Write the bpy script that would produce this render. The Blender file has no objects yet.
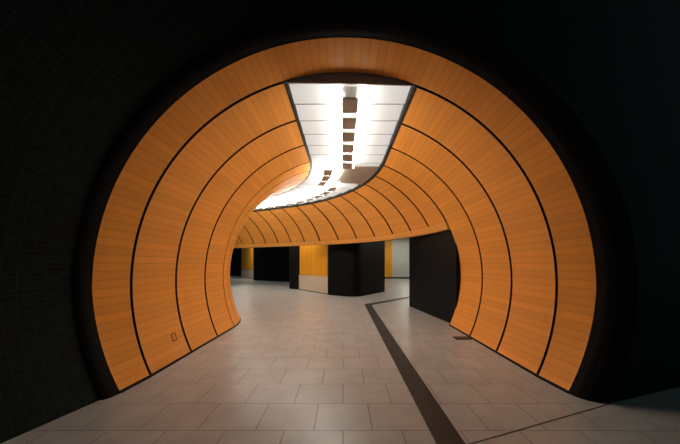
import bpy, bmesh, math, random
from mathutils import Vector
random.seed(7)
sc = bpy.context.scene
COL = sc.collection
PI = math.pi

# ------------------------------------------------------------------ place
EYE = 1.5            # eye height of the photographer
XC, ZC, R = 0.013, 1.194, 2.80        # round tunnel section
Y_MOUTH, Y_JOINT = 3.508, 4.02        # mouth and first joint
JS = [4.02, 5.09, 6.16, 7.23]         # joints of the straight stretch
STEP = 0.768                          # panel length along the bend
YB, RC, TH, K2 = 6.968, 5.909, 0.995, 0.028   # bend of the centre line
E_R, E_L = 0.948, 0.777               # half widths of the ceiling slot
Z_LIP, Z_PANEL = 2.325, 2.50          # underside of the raised outer wall
S_END = 22.0

def path(s):
    L1 = RC*TH
    a = min(max((s-YB)/RC, 0.0), TH)
    x = XC - RC*(1-math.cos(a)); y = min(s, YB) + RC*math.sin(a)
    t = max(s-YB-L1, 0.0)
    if t > 0:
        b = TH + K2*t
        x += (math.cos(b)-math.cos(TH))/K2; y += (math.sin(b)-math.sin(TH))/K2
        a = b
    return x, y, a

def at(s, off, z):
    x, y, a = path(s)
    return Vector((x+off*math.cos(a), y+off*math.sin(a), z))

def ring_r(s, phi):
    if s < Y_JOINT:
        fl = 0.10
        if phi > PI/2: fl -= 0.068*min(1, (phi-PI/2)/math.radians(25))
        return R + fl*(Y_JOINT-s)/(Y_JOINT-Y_MOUTH)
    return R

def on_ring(s, phi, d=0.0):
    r = ring_r(s, phi) + d
    return at(s, r*math.sin(phi), ZC+r*math.cos(phi))

PHI_B = math.acos(-ZC/R)
PHI_R = math.asin(E_R/R); PHI_L = math.asin(E_L/R)
PHI_P = math.acos((Z_PANEL-ZC)/R)
Z_R = ZC+math.sqrt(R*R-E_R*E_R); Z_L = ZC+math.sqrt(R*R-E_L*E_L)

# ------------------------------------------------------------------ helpers

def link(name, bm, mat, parent=None, smooth=False, recalc=True):
    if recalc: bmesh.ops.recalc_face_normals(bm, faces=bm.faces[:])
    me = bpy.data.meshes.new(name); bm.to_mesh(me); bm.free()
    if smooth:
        for p in me.polygons: p.use_smooth = True
        me.set_sharp_from_angle(angle=math.radians(35))
    me.materials.append(mat)
    o = bpy.data.objects.new(name, me); COL.objects.link(o)
    if parent: o.parent = parent
    return o

def tag(o, label, cat, group=None):
    o['label'] = label; o['category'] = cat
    if group: o['group'] = group
    return o

def struct(o, label=None, cat=None):
    o['kind'] = 'structure'
    if label: o['label'] = label
    if cat: o['category'] = cat
    return o

def box(bm, x0, x1, y0, y1, z0, z1):
    v = [bm.verts.new((x, y, z)) for z in (z0, z1) for x, y in ((x0, y0), (x1, y0), (x1, y1), (x0, y1))]
    for f in ((0,3,2,1),(4,5,6,7),(0,1,5,4),(1,2,6,5),(2,3,7,6),(3,0,4,7)):
        bm.faces.new([v[i] for i in f])

def prism(bm, pts, z0, z1):
    lo = [bm.verts.new((p[0], p[1], z0)) for p in pts]
    hi = [bm.verts.new((p[0], p[1], z1)) for p in pts]
    n = len(pts)
    for i in range(n):
        bm.faces.new((lo[i], lo[(i+1)%n], hi[(i+1)%n], hi[i]))
    bm.faces.new(hi); bm.faces.new(lo[::-1])

def tube(bm, a, b, r, n=10):
    a, b = Vector(a), Vector(b); d = (b-a).normalized()
    u = d.cross(Vector((0,0,1))).normalized(); w = d.cross(u)
    A = [bm.verts.new(a+r*(math.cos(2*PI*i/n)*u+math.sin(2*PI*i/n)*w)) for i in range(n)]
    B = [bm.verts.new(b+r*(math.cos(2*PI*i/n)*u+math.sin(2*PI*i/n)*w)) for i in range(n)]
    for i in range(n): bm.faces.new((A[i], A[(i+1)%n], B[(i+1)%n], B[i]))
    bm.faces.new(A[::-1]); bm.faces.new(B)

def slab(fn, us, vs, thick):
    """closed shell: fn(u, v, depth) gives the point; UV = (u metres, v metres)"""
    bm = bmesh.new(); uv = bm.loops.layers.uv.new('UVMap')
    G = {}
    for k, d in ((0, 0.0), (1, thick)):
        for i, (u, pu) in enumerate(us):
            for j, (v, pv) in enumerate(vs):
                G[k, i, j] = (bm.verts.new(fn(u, v, d)), (pu, pv))
    def face(*keys):
        f = bm.faces.new([G[k][0] for k in keys]); f.material_index = 0 if len({k[0] for k in keys}) == 1 else 1
        for lp, k in zip(f.loops, keys): lp[uv].uv = G[k][1]
    nu, nv = len(us), len(vs)
    for i in range(nu-1):
        for j in range(nv-1):
            face((0,i,j),(0,i+1,j),(0,i+1,j+1),(0,i,j+1))
            face((1,i,j),(1,i,j+1),(1,i+1,j+1),(1,i+1,j))
    for i in range(nu-1):
        face((0,i,0),(1,i,0),(1,i+1,0),(0,i+1,0)); face((0,i,nv-1),(0,i+1,nv-1),(1,i+1,nv-1),(1,i,nv-1))
    for j in range(nv-1):
        face((0,0,j),(0,0,j+1),(1,0,j+1),(1,0,j)); face((0,nu-1,j),(1,nu-1,j),(1,nu-1,j+1),(0,nu-1,j+1))
    return bm

def lin(a, b, n): return [a+(b-a)*i/(n-1) for i in range(n)]

# ------------------------------------------------------------------ materials
def mat(name, col, rough=0.5, spec=0.5, metal=0.0, emit=None):
    m = bpy.data.materials.new(name); m.use_nodes = True
    b = m.node_tree.nodes['Principled BSDF']
    b.inputs['Base Color'].default_value = (*col, 1); b.inputs['Roughness'].default_value = rough
    b.inputs['Specular IOR Level'].default_value = spec; b.inputs['Metallic'].default_value = metal
    if emit:
        b.inputs['Emission Color'].default_value = (*emit[0], 1); b.inputs['Emission Strength'].default_value = emit[1]
    return m

class N:
    def __init__(s, m): s.t = m.node_tree; s.b = s.t.nodes['Principled BSDF']
    def node(s, typ, **kw):
        n = s.t.nodes.new(typ)
        for k, v in kw.items(): setattr(n, k, v)
        return n
    def put(s, sock, v):
        if isinstance(v, bpy.types.NodeSocket): s.t.links.new(v, sock)
        else: sock.default_value = v
    def math(s, op, *a):
        n = s.node('ShaderNodeMath', operation=op)
        for i, v in enumerate(a): s.put(n.inputs[i], v)
        return n.outputs[0]
    def mix(s, fac, a, b, blend='MIX'):
        n = s.node('ShaderNodeMix', data_type='RGBA', blend_type=blend)
        s.put(n.inputs[0], fac); s.put(n.inputs[6], a); s.put(n.inputs[7], b)
        return n.outputs[2]

def orange_mat(name, col, pitch=0.1, rough=0.42):
    m = mat(name, col, rough, 0.3); n = N(m)
    uv = n.node('ShaderNodeUVMap', uv_map='UVMap').outputs[0]
    sx = n.node('ShaderNodeSeparateXYZ'); n.put(sx.inputs[0], uv)
    q = n.math('DIVIDE', sx.outputs[0], pitch)
    fl = n.math('FLOOR', q); fr = n.math('SUBTRACT', q, fl)
    # narrow groove between the slats
    edge = n.math('ABSOLUTE', n.math('SUBTRACT', fr, 0.5))
    line = n.node('ShaderNodeMapRange', interpolation_type='SMOOTHSTEP'); n.put(line.inputs[0], edge)
    line.inputs[1].default_value = 0.40; line.inputs[2].default_value = 0.5
    oi = n.node('ShaderNodeObjectInfo')
    wn = n.node('ShaderNodeTexWhiteNoise', noise_dimensions='2D')
    cmb = n.node('ShaderNodeCombineXYZ'); n.put(cmb.inputs[0], fl); n.put(cmb.inputs[1], oi.outputs['Random'])
    n.put(wn.inputs['Vector'], cmb.outputs[0])
    dark = tuple(c*0.94 for c in col)+(1,)
    lite = tuple(min(1, c*1.07) for c in col)+(1,)
    base = n.mix(wn.outputs['Value'], dark, lite)
    # fine streaks that run with the slats
    mp = n.node('ShaderNodeMapping'); n.put(mp.inputs[0], uv); mp.inputs['Scale'].default_value = (38, 2.2, 1)
    nz = n.node('ShaderNodeTexNoise'); nz.inputs['Scale'].default_value = 1.0; nz.inputs['Detail'].default_value = 3
    n.put(nz.inputs['Vector'], mp.outputs[0])
    base = n.mix(n.math('MULTIPLY', nz.outputs[0], 0.16), base, tuple(c*0.72 for c in col)+(1,))
    groove = tuple(c*0.42 for c in col)+(1,)
    base = n.mix(n.math('MULTIPLY', line.outputs[0], 0.34), base, groove)
    n.put(n.b.inputs['Base Color'], base)
    bp = n.node('ShaderNodeBump'); bp.inputs['Strength'].default_value = 0.2; bp.inputs['Distance'].default_value = 0.004
    n.put(bp.inputs['Height'], n.math('SUBTRACT', 1.0, line.outputs[0])); n.put(n.b.inputs['Normal'], bp.outputs[0])
    return m

ORANGE = (0.88, 0.345, 0.052)
M_OR = orange_mat('orange_slats', ORANGE)
M_LIP = mat('orange_lip', (0.92, 0.40, 0.075), 0.4, 0.4)  # lighter than the panels: light off the floor put into the colour
M_INFILL = orange_mat('orange_infill', (0.86, 0.36, 0.02), 0.5, 0.3)
M_JOINT = mat('black_joint', (0.026, 0.011, 0.006), 0.8, 0.2)
M_TRIM = mat('dark_trim', (0.012, 0.009, 0.008), 0.6, 0.2)
M_BLACK = mat('black_cladding', (0.006, 0.0055, 0.005), 0.55, 0.11)
M_COLLAR = mat('black_collar', (0.002, 0.002, 0.0025), 0.55, 0.12)
M_TRAY_GLOW = mat('white_tray_added_glow', (0.42, 0.42, 0.42), 0.5, 0.3, emit=((1.0, 0.97, 0.92), 0.36))  # metal trays given an added glow so the slot turns evenly white
M_RIB = mat('tray_rib', (0.30, 0.29, 0.27), 0.5, 0.3)
M_SPINE = mat('grey_housing', (0.72, 0.70, 0.67), 0.5, 0.4)
M_GREY = mat('grey_brown_panel', (0.55, 0.49, 0.43), 0.5, 0.4)
M_TUBE = mat('lit_tube', (1, 1, 1), 0.4, 0.3, emit=((1.0, 0.93, 0.82), 36.0))
M_STONE = mat('pale_plinth', (0.64, 0.50, 0.37), 0.5, 0.4)
M_PALE = mat('pale_glazed_wall', (0.50, 0.52, 0.48), 0.4, 0.4)
M_METAL = mat('dark_grate', (0.02, 0.017, 0.015), 0.5, 0.5)

def floor_mat():
    m = mat('floor_tiles', (0.42, 0.37, 0.32), 0.33, 0.5); n = N(m)
    tc = n.node('ShaderNodeTexCoord')
    mp = n.node('ShaderNodeMapping'); n.put(mp.inputs[0], tc.outputs['Object'])
    mp.inputs['Location'].default_value = (0.2625, -0.105, 0)
    br = n.node('ShaderNodeTexBrick', offset=0.5, offset_frequency=2, squash=1.0)
    n.put(br.inputs['Vector'], mp.outputs[0])
    br.inputs['Scale'].default_value = 1.0
    br.inputs['Brick Width'].default_value = 0.525; br.inputs['Row Height'].default_value = 0.525
    br.inputs['Mortar Size'].default_value = 0.006; br.inputs['Mortar Smooth'].default_value = 0.3
    br.inputs['Bias'].default_value = 0.0
    br.inputs['Color1'].default_value = (0.415, 0.42, 0.405, 1); br.inputs['Color2'].default_value = (0.375, 0.375, 0.36, 1)
    br.inputs['Mortar'].default_value = (0.17, 0.15, 0.135, 1)
    nz = n.node('ShaderNodeTexNoise'); nz.inputs['Scale'].default_value = 3.0; nz.inputs['Detail'].default_value = 6
    n.put(nz.inputs['Vector'], tc.outputs['Object'])
    r = n.node('ShaderNodeMapRange'); n.put(r.inputs[0], nz.outputs[0]); r.inputs[1].default_value=.3; r.inputs[2].default_value=.7; r.inputs[3].default_value=.86; r.inputs[4].default_value=1.08
    hv = n.node('ShaderNodeVectorMath', operation='SCALE'); n.put(hv.inputs[0], br.outputs['Color']); n.put(hv.inputs['Scale'], r.outputs[0])
    n.put(n.b.inputs['Base Color'], hv.outputs[0])
    bp = n.node('ShaderNodeBump'); bp.inputs['Strength'].default_value = 0.3; bp.inputs['Distance'].default_value = 0.003
    n.put(bp.inputs['Height'], n.math('SUBTRACT', 1.0, br.outputs['Fac'])); n.put(n.b.inputs['Normal'], bp.outputs[0])
    return m
M_FLOOR = floor_mat()

def mosaic_mat():
    m = mat('dark_mosaic', (0.004, 0.007, 0.006), 0.45, 0.10); n = N(m)
    uv = n.node('ShaderNodeUVMap', uv_map='UVMap').outputs[0]
    br = n.node('ShaderNodeTexBrick', offset=0.0); n.put(br.inputs['Vector'], uv)
    br.inputs['Scale'].default_value = 1.0; br.inputs['Brick Width'].default_value = 0.12; br.inputs['Row Height'].default_value = 0.06
    br.inputs['Mortar Size'].default_value = 0.004; br.inputs['Mortar Smooth'].default_value = 0.4
    br.inputs['Color1'].default_value = (0.005, 0.014, 0.012, 1); br.inputs['Color2'].default_value = (0.003, 0.008, 0.0075, 1)
    br.inputs['Mortar'].default_value = (0.015, 0.022, 0.018, 1)
    n.put(n.b.inputs['Base Color'], br.outputs['Color'])
    bp = n.node('ShaderNodeBump'); bp.inputs['Strength'].default_value = 0.5; bp.inputs['Distance'].default_value = 0.004
    n.put(bp.inputs['Height'], n.math('SUBTRACT', 1.0, br.outputs['Fac'])); n.put(n.b.inputs['Normal'], bp.outputs[0])
    return m
M_MOSAIC = mosaic_mat()

# ------------------------------------------------------------------ floor
bm = bmesh.new(); box(bm, -26, 22, -2, 34, -0.2, 0.0)
struct(link('floor', bm, M_FLOOR))

# dark band let into the floor: straight leg, then turned towards the passage
bm = bmesh.new()
x0, x1, yt = 0.775, 1.015, 11.05
prism(bm, [(x0, -1.5), (x1, -1.5), (x1, yt-0.20), (4.6, 15.2), (4.6, 15.55), (x0, yt+0.03)], 0.0005, 0.004)
tag(link('floor_band', bm, mat('dark_stone', (0.022, 0.018, 0.015), 0.5, 0.3)),
    'dark stone band inlaid in the pale tiled floor, bending towards the passage', 'floor band')
bm = bmesh.new()
prism(bm, [(1.02, 2.505), (2.86, 3.245), (2.855, 3.26), (1.02, 2.52)], 0.0005, 0.003)
tag(link('expansion_strip', bm, mat('dull_metal', (0.10, 0.08, 0.07), 0.6, 0.3)), 'thin dark expansion strip slanting across floor tiles before the tunnel mouth', 'floor strip')
bm = bmesh.new(); box(bm, 2.22, 2.52, 5.97, 6.16, 0.0005, 0.018)
g = link('floor_grate', bm, M_METAL)
tag(g, 'small dark metal grate on floor at the foot of the orange panels', 'grate')

# ------------------------------------------------------------------ cladding panels
GAP = 0.03
def panel(name, s0, s1, p0, p1, side, gap0=GAP, gap1=GAP, n_s=5, n_p=56):
    """side +1 outer/right wall, -1 inner/left wall; phi runs from the slot down"""
    def fn(phi, s, d): return on_ring(s, abs(phi), d) if side > 0 else at(s, -(ring_r(s, abs(phi)*0.999)+d)*math.sin(phi), ZC+(ring_r(s, abs(phi)*0.999)+d)*math.cos(phi))
    us = [(p, R*p+7.0) for p in lin(p0, p1, n_p)]
    vs = [(s, s) for s in lin(s0+gap0, s1-gap1, n_s)]
    o = link(name, slab(fn, us, vs, 0.03), M_OR, smooth=True); o.data.materials.append(M_JOINT)
    return o

# full arch at the mouth
def fn(phi, s, d):
    r = ring_r(s, phi if phi > 0 else -phi) + d
    return at(s, r*math.sin(phi), ZC+r*math.cos(phi))
us = [(p, R*p+7.0) for p in lin(-PHI_B+0.012, PHI_B-0.012, 140)]
vs = [(s, s) for s in lin(Y_MOUTH, Y_JOINT-0.026, 3)]
arch = link('cladding_arch', slab(fn, us, vs, 0.03), M_OR, smooth=True); arch.data.materials.append(M_JOINT)
tag(arch, 'orange slatted arch rimming the whole tunnel mouth from floor to floor', 'wall panel', 'orange tunnel cladding')

ORD = ['first', 'second', 'third', 'fourth', 'fifth', 'sixth', 'seventh', 'eighth', 'ninth', 'tenth', 'eleventh', 'twelfth',
       'thirteenth', 'fourteenth', 'fifteenth', 'sixteenth', 'seventeenth', 'eighteenth', 'nineteenth', 'twentieth']
for i in range(3):
    p = panel('orange_cladding', JS[i], JS[i+1], PHI_R+0.008, PHI_B-0.012, 1, 0.02 if i == 0 else GAP)
    tag(p, 'full-height curved orange slat panel, %s behind the mouth arch on the right wall' % ORD[i], 'wall panel', 'orange tunnel cladding')
    q = panel('orange_cladding', JS[i], JS[i+1], PHI_L+0.008, PHI_B-0.012, -1, 0.02 if i == 0 else GAP)
    tag(q, 'full-height orange panel, %s behind the mouth arch on the left wall%s' %
        (ORD[i], ', with small hatch' if i == 0 else ''), 'wall panel', 'orange tunnel cladding')
    if i == 0:
        # little square hatch low on the panel
        bm = bmesh.new()
        def ft(u, v, d, q=q):
            z = 0.34+u; r = R-0.003-d
            return at(4.78+v, -math.sqrt(r*r-(z-ZC)**2), z)
        h = 0.045
        bm = slab(ft, [(-h, 0), (h, 1)], [(-h, 0), (h, 1)], -0.004)
        hat = link('access_hatch', bm, mat('hatch_face', (0.80, 0.30, 0.045), 0.4), q)
        bm = bmesh.new()
        for a, b, c, e in ((-h-.012, h+.012, -h-.012, -h), (-h-.012, h+.012, h, h+.012), (-h-.012, -h, -h, h), (h, h+.012, -h, h)):
            t = slab(ft, [(a, 0), (b, 1)], [(c, 0), (e, 1)], 0.006)
            me = bpy.data.meshes.new('t'); t.to_mesh(me); t.free(); bm.from_mesh(me); bpy.data.meshes.remove(me)
        link('hatch_rim', bm, mat('hatch_edge', (0.20, 0.06, 0.012), 0.6), hat)
n_out = 14
for i in range(n_out):
    s0 = JS[3]+STEP*i
    p = panel('orange_cladding', s0, s0+STEP, PHI_R+0.008, PHI_P, 1, 0.027, 0.027, 4, 36)
    if i == 0:
        w = 'curved orange slat panel over the black wall block, right where the raised outer wall begins'
    else:
        w = 'curved orange slat panel on the raised outer wall, %s along the bend' % ORD[i]
    tag(p, w, 'wall panel', 'orange outer bend cladding')
for i in range(7):
    s0 = JS[3]+STEP*i
    q = panel('orange_cladding', s0, s0+STEP, PHI_L+0.008, PHI_B-0.012, -1, 0.02, 0.02, 4)
    tag(q, 'orange slat panel rounding the inner corner on the left, %s past the straight wall' % ORD[i], 'wall panel', 'orange inner bend cladding')

# dark shell behind the panels (shows in the joints)
def shell(name, s0, s1, p0, p1, sgn, n_s, n_p, d0=0.032, th=0.05):
    def fn(phi, s, d):
        r = ring_r(s, abs(phi)*0.999 if sgn > 0 else abs(phi)*0.999)+d0+d
        return at(s, sgn*r*math.sin(phi), ZC+r*math.cos(phi))
    return struct(link(name, slab(fn, [(p, p) for p in lin(p0, p1, n_p)], [(s, s) for s in lin(s0, s1, n_s)], th), M_JOINT, smooth=True))
shell('wall_tunnel_right', Y_MOUTH+0.005, JS[3]-0.02, PHI_R*0.98, PHI_B, 1, 8, 50)
shell('wall_tunnel_outer', JS[3]-0.02, S_END, PHI_R*0.98, math.acos((Z_LIP+0.06-ZC)/R), 1, 60, 30)
shell('wall_tunnel_left', Y_MOUTH+0.005, S_END, PHI_L*0.98, PHI_B, -1, 80, 50)
shell('wall_tunnel_top', Y_MOUTH+0.005, Y_JOINT+0.02, -PHI_R, PHI_R, 1, 3, 24)

# end face closing the arch to the flat ceiling slot
bm = bmesh.new()
ys = Y_JOINT-0.005
pts = [(XC+(R+0.03)*math.sin(p), ZC+(R+0.03)*math.cos(p)) for p in lin(-PHI_L, PHI_R, 20)]
A = [bm.verts.new((x, ys, z)) for x, z in pts]; B = [bm.verts.new((x, ys+0.02, z)) for x, z in pts]
A.append(bm.verts.new((XC+E_R+.02, ys, Z_R+0.01))); A.append(bm.verts.new((XC-E_L-.02, ys, Z_L-0.005)))
B.append(bm.verts.new((XC+E_R+.02, ys+.02, Z_R+0.01))); B.append(bm.verts.new((XC-E_L-.02, ys+.02, Z_L-0.005)))
bm.faces.new(A); bm.faces.new(B[::-1])
for i in range(len(A)): bm.faces.new((A[i], B[i], B[(i+1)%len(A)], A[(i+1)%len(A)]))
struct(link('trim_1', bm, mat('brown_fascia', (0.30, 0.24, 0.21), 0.6, 0.3)))

# lip along the underside of the raised outer wall
bm = bmesh.new(); rows = []
for s in lin(JS[3]+0.03, S_END, 90):
    off = math.sqrt(R*R-(Z_PANEL-ZC)**2)
    off2 = math.sqrt(R*R-(Z_LIP-ZC)**2)
    prof = [(off-0.02, Z_PANEL-0.006), (off2-0.03, Z_LIP+0.015), (off2-0.015, Z_LIP), (off2+0.10, Z_LIP), (off2+0.10, Z_PANEL-0.03), (off+0.02, Z_PANEL-0.006)]
    rows.append([bm.verts.new(at(s, o, z)) for o, z in prof])
for a, b in zip(rows, rows[1:]):
    for i in range(6): bm.faces.new((a[i], a[(i+1)%6], b[(i+1)%6], b[i]))
bm.faces.new(rows[0]); bm.faces.new(rows[-1][::-1])
struct(link('trim_2', bm, M_LIP, smooth=True))

# dark edge trims of the ceiling slot
for name, sgn, e, z in (('trim_3', 1, E_R, Z_R), ('trim_4', -1, E_L, Z_L)):
    bm = bmesh.new(); rows = []
    for s in lin(Y_JOINT, S_END, 110):
        prof = [(e-0.026, z+0.010), (e+0.012, z-0.010), (e+0.02, z+0.05), (e-0.026, z+0.10)]
        rows.append([bm.verts.new(at(s, sgn*o, zz)) for o, zz in prof])
    for a, b in zip(rows, rows[1:]):
        for i in range(4): bm.faces.new((a[i], a[(i+1)%4], b[(i+1)%4], b[i]))
    bm.faces.new(rows[0]); bm.faces.new(rows[-1][::-1])
    struct(link(name, bm, M_TRIM))

# baseboards
def base(name, s0, s1, sgn):
    bm = bmesh.new(); rows = []
    for s in lin(s0, s1, 40):
        r = ring_r(s, PHI_B)
        off = math.sqrt(r*r-(0.02-ZC)**2)
        prof = [(off-0.012, 0.001), (off-0.006, 0.032), (off+0.06, 0.032), (off+0.06, 0.001)]
        rows.append([bm.verts.new(at(s, sgn*o, z)) for o, z in prof])
    for a, b in zip(rows, rows[1:]):
        for i in range(4): bm.faces.new((a[i], a[(i+1)%4], b[(i+1)%4], b[i]))
    bm.faces.new(rows[0]); bm.faces.new(rows[-1][::-1])
    struct(link(name, bm, M_TRIM))
base('baseboard_right', Y_MOUTH, JS[3]-0.03, 1)
base('baseboard_left', Y_MOUTH, S_END, -1)

# ------------------------------------------------------------------ luminous ceiling slot
MOD = []
s = Y_JOINT+0.03; half = 0.5*(JS[1]-JS[0])
while s < 7.1: MOD.append((s, s+half-0.012)); s += half
k = 0
while s < 17.2: MOD.append((s, s+0.56)); s += 0.572
mid = (E_R-E_L)/2
Zc = 3.885
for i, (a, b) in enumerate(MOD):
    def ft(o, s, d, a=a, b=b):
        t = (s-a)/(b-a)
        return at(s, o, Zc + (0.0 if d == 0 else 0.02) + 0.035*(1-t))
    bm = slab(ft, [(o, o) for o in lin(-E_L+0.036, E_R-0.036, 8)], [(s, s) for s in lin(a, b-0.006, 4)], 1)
    o = link('ceiling_tray', bm, M_TRAY_GLOW)
    bm = bmesh.new(); rows = []
    for q in lin(-E_L+0.036, E_R-0.036, 4):
        rows.append([bm.verts.new(at(a+ds, q, Zc+dz)) for ds, dz in ((-0.014, 0.0), (0.010, 0.0), (0.010, 0.055), (-0.014, 0.055))])
    for A, B in zip(rows, rows[1:]):
        for k in range(4): bm.faces.new((A[k], A[(k+1)%4], B[(k+1)%4], B[k]))
    bm.faces.new(rows[0]); bm.faces.new(rows[-1][::-1])
    link('rib', bm, M_RIB, o)
    tag(o, 'white metal ceiling tray with added glow in the bright slot, %s from the mouth end' %
        (ORD[i] if i < 20 else 'number %d' % (i+1)), 'ceiling tray', 'white trays of the ceiling slot')
# grey roof of the slot above the trays
bm = bmesh.new(); rows = []
for s in lin(Y_JOINT, S_END, 80):
    rows.append([bm.verts.new(at(s, o, z)) for o, z in ((-E_L-.02, 4.0), (E_R+.02, 4.0), (E_R+.02, 4.04), (-E_L-.02, 4.04))])
for a, b in zip(rows, rows[1:]):
    for i in range(4): bm.faces.new((a[i], a[(i+1)%4], b[(i+1)%4], b[i]))
bm.faces.new(rows[0]); bm.faces.new(rows[-1][::-1])
struct(link('ceiling_slot', bm, M_SPINE))

def light(i, a, b, off):
    c = at((a+b)/2, off, Zc)
    e = bpy.data.objects.new('ceiling_light', None); COL.objects.link(e); e.location = c
    _, _, ang = path((a+b)/2); e.rotation_euler = (0, 0, ang)
    L = b-a
    bm = bmesh.new(); box(bm, -0.11, 0.11, -L/2+0.05, L/2-0.05, -0.17, -0.002)
    bmesh.ops.bevel(bm, geom=bm.edges[:], offset=0.012, segments=2, affect='EDGES')
    link('housing', bm, M_SPINE, e)
    for sx in (-1, 1):
        bm = bmesh.new(); tube(bm, (sx*0.145, -L/2+0.02, -0.115), (sx*0.145, L/2-0.02, -0.115), 0.019)
        link('tube', bm, M_TUBE, e, smooth=True)
    return e
j = 0; last = 0
for i, (a, b) in enumerate(MOD):
    bend = 7.2 < (a+b)/2 < 8.9
    e = light(i, a, b, -0.36 if bend else mid)
    if bend:
        w = 'twin tube ceiling light beside the grey-brown panel at the bend, %s of three' % ORD[i-last]
    elif a < 7.2:
        w = 'twin tube ceiling light under the white slot, %s from the mouth end' % ORD[j]
    else:
        w = 'twin tube ceiling light past the bend, %s beyond the grey-brown panel' % ORD[j-last-3]
    tag(e, w, 'ceiling light', 'lights of the ceiling slot'); j += 1
    if a < 7.2: last = j

# grey-brown panel hung at the bend
def fg(o, s, d): return at(s, o, 3.835+(0.02 if d else 0))
tag(link('ceiling_board', slab(fg, [(o, o) for o in lin(0.05, E_R-0.08, 5)], [(s, s) for s in lin(7.35, 8.85, 8)], 1), M_GREY),
    'grey-brown flat ceiling panel at the bend beside the white trays', 'ceiling panel')

# ------------------------------------------------------------------ outside the bend
Z_SOF = 3.93
bm = bmesh.new(); rows = []
for s in lin(JS[3]-0.1, S_END, 60):
    rows.append([bm.verts.new(at(s, o, z)) for o, z in ((1.15, Z_SOF), (22, Z_SOF), (22, Z_SOF+.05), (1.15, Z_SOF+.05))])
for a, b in zip(rows, rows[1:]):
    for i in range(4): bm.faces.new((a[i], a[(i+1)%4], b[(i+1)%4], b[i]))
bm.faces.new(rows[0]); bm.faces.new(rows[-1][::-1])
struct(link('ceiling_passage', bm, mat('passage_ceiling', (0.35, 0.33, 0.30), 0.7)))

def rounded(pts, rads, n=7):
    out = []
    m = len(pts)
    for i in range(m):
        p = Vector(pts[i]).to_2d(); a = Vector(pts[i-1]).to_2d(); b = Vector(pts[(i+1)%m]).to_2d()
        r = rads[i]
        if r <= 0: out.append(p); continue
        u = (a-p).normalized(); w = (b-p).normalized()
        p0 = p+u*r; p1 = p+w*r
        for k in range(n+1):
            t = k/n
            out.append((1-t)**2*p0+2*t*(1-t)*p+t*t*p1)
    return out

def pier(name, pts, rads, label, z1=Z_SOF-0.005):
    bm = bmesh.new(); prism(bm, rounded(pts, rads), 0.0, z1)
    return tag(link(name, bm, M_BLACK, smooth=True), label, 'pillar')

def gp(px, py): # floor point under a spot seen at px, py
    y = 305*EYE/(py-263.0); return ((px-343)/305*y, y)

pA = gp(327.3, 294.8); pB = (0.55, 13.30); pC = gp(385, 291.6)
pier('clad_pier', [pA, pB, pC, (pC[0]-1.0, pC[1]+1.0), (pA[0]+0.2, pA[1]+1.6)], [0.12, 0.7, 0.05, 0, 0],
     'broad black clad pier with a rounded front corner beyond the floor band')
p2a = gp(289, 288.6); p2b = gp(300.2, 289.8)
pier('clad_pier', [p2a, p2b, (p2b[0]+0.15, p2b[1]+0.9), (p2a[0]+0.1, p2a[1]+1.0)], [0.15, 0.15, 0, 0],
     'slim black clad pier just beside the infill wall with pale plinth')
p1a = gp(253, 280.3); p1b = gp(292, 281.8)
pier('clad_pier', [p1a, (p1a[0]+1.4, p1a[1]-0.9), p1b, (p1b[0]+.5, p1b[1]+2), (p1a[0]+1, p1a[1]+3)], [0.1, 0.9, 0.1, 0, 0],
     'black clad pier far back, seen left of the slim pier')
p0a = gp(236.5, 276.0); p0b = gp(242.2, 277.0)
pier('clad_pier', [(p0a[0]-6, p0a[1]+2.2), p0a, p0b, (p0b[0]+.3, p0b[1]+2), (p0a[0]-5, p0a[1]+4)], [0, 0.2, 0.2, 0, 0],
     'farthest black clad pier, at the edge of the inner orange wall')
pw = [(2.70, JS[3]+0.04), (2.30, 10.62), (3.6, 11.2), (6.5, 11.2), (6.5, JS[3]+0.04)]
pier('wall_block', pw, [0, 0.03, 0, 0, 0], 'black clad wall block on the right, tucked behind the orange panel end')

# orange infill walls with pale plinths between the piers
def infill(a, b, label, th=0.12):
    a, b = Vector(a).to_2d(), Vector(b).to_2d(); L = (b-a).length
    e = bpy.data.objects.new('infill_wall', None); COL.objects.link(e); e.location = (a.x, a.y, 0)
    e.rotation_euler = (0, 0, math.atan2(b.y-a.y, b.x-a.x))
    def fu(u, v, d): return Vector((v, d, u))
    bm = slab(fu, [(u, u*0+0.25) for u in (0.86, 3.9)], [(v, v) for v in lin(0, L, 6)], th)
    # slats stand upright here: swap the map
    uv = bm.loops.layers.uv.active
    for f in bm.faces:
        for lp in f.loops: lp[uv].uv = (lp.vert.co.x, lp.vert.co.z)
    link('orange_panel', bm, M_INFILL, e)
    bm = bmesh.new(); box(bm, 0, L, -0.02, th, 0.035, 0.84); link('plinth', bm, M_STONE, e)
    bm = bmesh.new(); box(bm, 0, L, -0.03, th, 0.0, 0.035); link('kick_strip', bm, M_TRIM, e)
    return tag(e, label, 'infill wall')
infill(gp(299, 289.6), gp(328.5, 294.4), 'orange infill wall over a pale plinth between slim and broad black piers')
infill(gp(241.5, 277.3), gp(254, 279.3), 'distant orange infill wall over a pale plinth beside the farthest pier')

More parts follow.
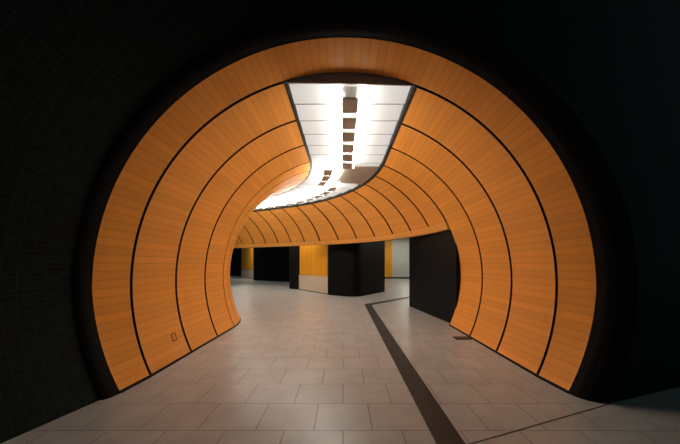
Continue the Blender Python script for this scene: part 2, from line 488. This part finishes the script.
# passage seen between the broad pier and the wall block
YE = 29.5
bm = bmesh.new(); box(bm, -6, 20, YE, YE+0.2, 0.0, Z_SOF-0.01); struct(link('wall_back', bm, M_PALE))
bm = bmesh.new(); box(bm, -6, 20, YE-0.04, YE-0.001, 0.0, 0.14); struct(link('baseboard_back', bm, M_TRIM))
def fu(u, v, d): return Vector((v, YE-0.25+d, u))
bm = slab(fu, [(0.15, 0), (Z_SOF-0.02, 3.8)], [(3.3, 3.3), (4.72, 4.72)], 0.2)
uv = bm.loops.layers.uv.active
for f in bm.faces:
    for lp in f.loops: lp[uv].uv = (lp.vert.co.x, lp.vert.co.z)
e = tag(link('wall_cladding', bm, M_INFILL), 'narrow orange upright cladding strip at the end of the passage', 'wall panel')
bm = bmesh.new(); box(bm, 3.3, 4.72, YE-0.26, YE-0.05, 0.0, 0.15); link('kick_strip', bm, M_TRIM, e)
M_FILL = mat('fill_glow', (1, 1, 1), 0.5, emit=((1.0, 0.92, 0.80), 25.0))  # added fill lights, out of view, brightening the passage and the bays
first = None
for k, (lx, ly) in enumerate(((4.2, 14.5), (5.2, 18.0), (5.6, 22.0), (5.6, 27.2), (-2.5, 15.9), (-5.6, 18.6), (-8.9, 27.2))):
    if first is None:
        first = bpy.data.objects.new('fill_light', None); COL.objects.link(first); first.location = (lx, ly, Z_SOF)
        bm = bmesh.new(); box(bm, -.64, .64, -.34, .34, -0.05, -0.001); link('frame', bm, M_SPINE, first)
        bm = bmesh.new(); box(bm, -.6, .6, -.3, .3, -0.055, -0.045); link('fill_face', bm, M_FILL, first)
        t = first
    else:
        t = first.copy(); COL.objects.link(t); t.location = (lx, ly, Z_SOF)
        for c in first.children:
            d = c.copy(); COL.objects.link(d); d.parent = t
    tag(t, ('added flat fill light over the side passage, %s past the black wall block' % ORD[k]) if k < 4 else 'added flat fill light hidden behind the raised outer wall, %s from the broad pier' % ORD[k-4], 'ceiling light', 'added fill lights')

# ------------------------------------------------------------------ hall before the mouth
# black collar rolled around the mouth, then dark mosaic walls flaring away
def edge(phi):
    a = abs(phi); r = ring_r(Y_MOUTH, a)
    return r
def collar_pt(phi, t):
    prof = [(0.0, 0.0), (0.03, -0.10), (0.10, -0.19), (0.20, -0.245), (0.32, -0.25)]
    f = t*(len(prof)-1); i = min(int(f), len(prof)-2); u = f-i
    dr = prof[i][0]*(1-u)+prof[i+1][0]*u; dy = prof[i][1]*(1-u)+prof[i+1][1]*u
    # on the left the collar runs straighter towards the hall
    w = 0.5-0.5*math.sin(phi)           # 1 left, 0 right
    dr *= 0.75-0.5*w; dy *= 1-0.35*w
    r = edge(phi)+dr+0.006
    return Vector((XC+r*math.sin(phi), Y_MOUTH-0.004+dy, ZC+r*math.cos(phi)))
PB = PHI_B+0.02
def strip_surface(name, m, p0, p1, n_p, fn, n_t, uvs):
    bm = bmesh.new(); uv = bm.loops.layers.uv.new('UVMap'); G = []
    for p in lin(p0, p1, n_p): G.append([(bm.verts.new(fn(p, t)), uvs(p, t)) for t in lin(0, 1, n_t)])
    for i in range(n_p-1):
        for j in range(n_t-1):
            q = (G[i][j], G[i+1][j], G[i+1][j+1], G[i][j+1])
            f = bm.faces.new([v for v, _ in q])
            for lp, (_, c) in zip(f.loops, q): lp[uv].uv = c
    return struct(link(name, bm, m, smooth=True, recalc=False))
strip_surface('trim_5', M_COLLAR, -PB, PB, 120, collar_pt, 13, lambda p, t: (p*3, t))
T = 5.0
def hall_pt(phi, t):
    p = collar_pt(phi, 1.0)
    w = 0.5+0.5*math.sin(phi)            # 0 left, 1 right
    w = w*w*(3-2*w)
    ang = math.radians(-78*(1-w)+20*w)   # angle of the spread from the picture plane
    out = Vector((math.sin(phi), 0, max(math.cos(phi), 0.0))).normalized()
    d = out*math.cos(ang)+Vector((0, 1, 0))*math.sin(ang)
    return p+d*(t*T)
def huv(p, t): return (t*T, p*3.4)
strip_surface('wall_left', M_MOSAIC, -PB, -0.7, 60, hall_pt, 24, huv)
strip_surface('ceiling', M_MOSAIC, -0.7, 0.7, 50, hall_pt, 24, huv)
strip_surface('wall_right', M_MOSAIC, 0.7, PB, 60, hall_pt, 24, huv)

# ------------------------------------------------------------------ world, camera
w = bpy.data.worlds.new('World'); sc.world = w; w.use_nodes = True
w.node_tree.nodes['Background'].inputs[0].default_value = (0.45, 0.65, 0.68, 1)
w.node_tree.nodes['Background'].inputs[1].default_value = 0.06
cam = bpy.data.cameras.new('camera'); co = bpy.data.objects.new('camera', cam); COL.objects.link(co)
co.location = (0, 0, EYE); co.rotation_euler = (PI/2, 0, 0)
cam.sensor_width = 36; cam.lens = 305*36/680
cam.shift_x = -3/680; cam.shift_y = 41/680
cam.clip_start = 0.05; cam.clip_end = 200
sc.camera = co
sc.view_settings.view_transform = 'Standard'; sc.view_settings.look = 'None'
sc.view_settings.gamma = 1; sc.view_settings.use_curve_mapping = False
sc.view_settings.exposure = 0.42
sc.cycles.use_denoising = True
sc.cycles.max_bounces = 8
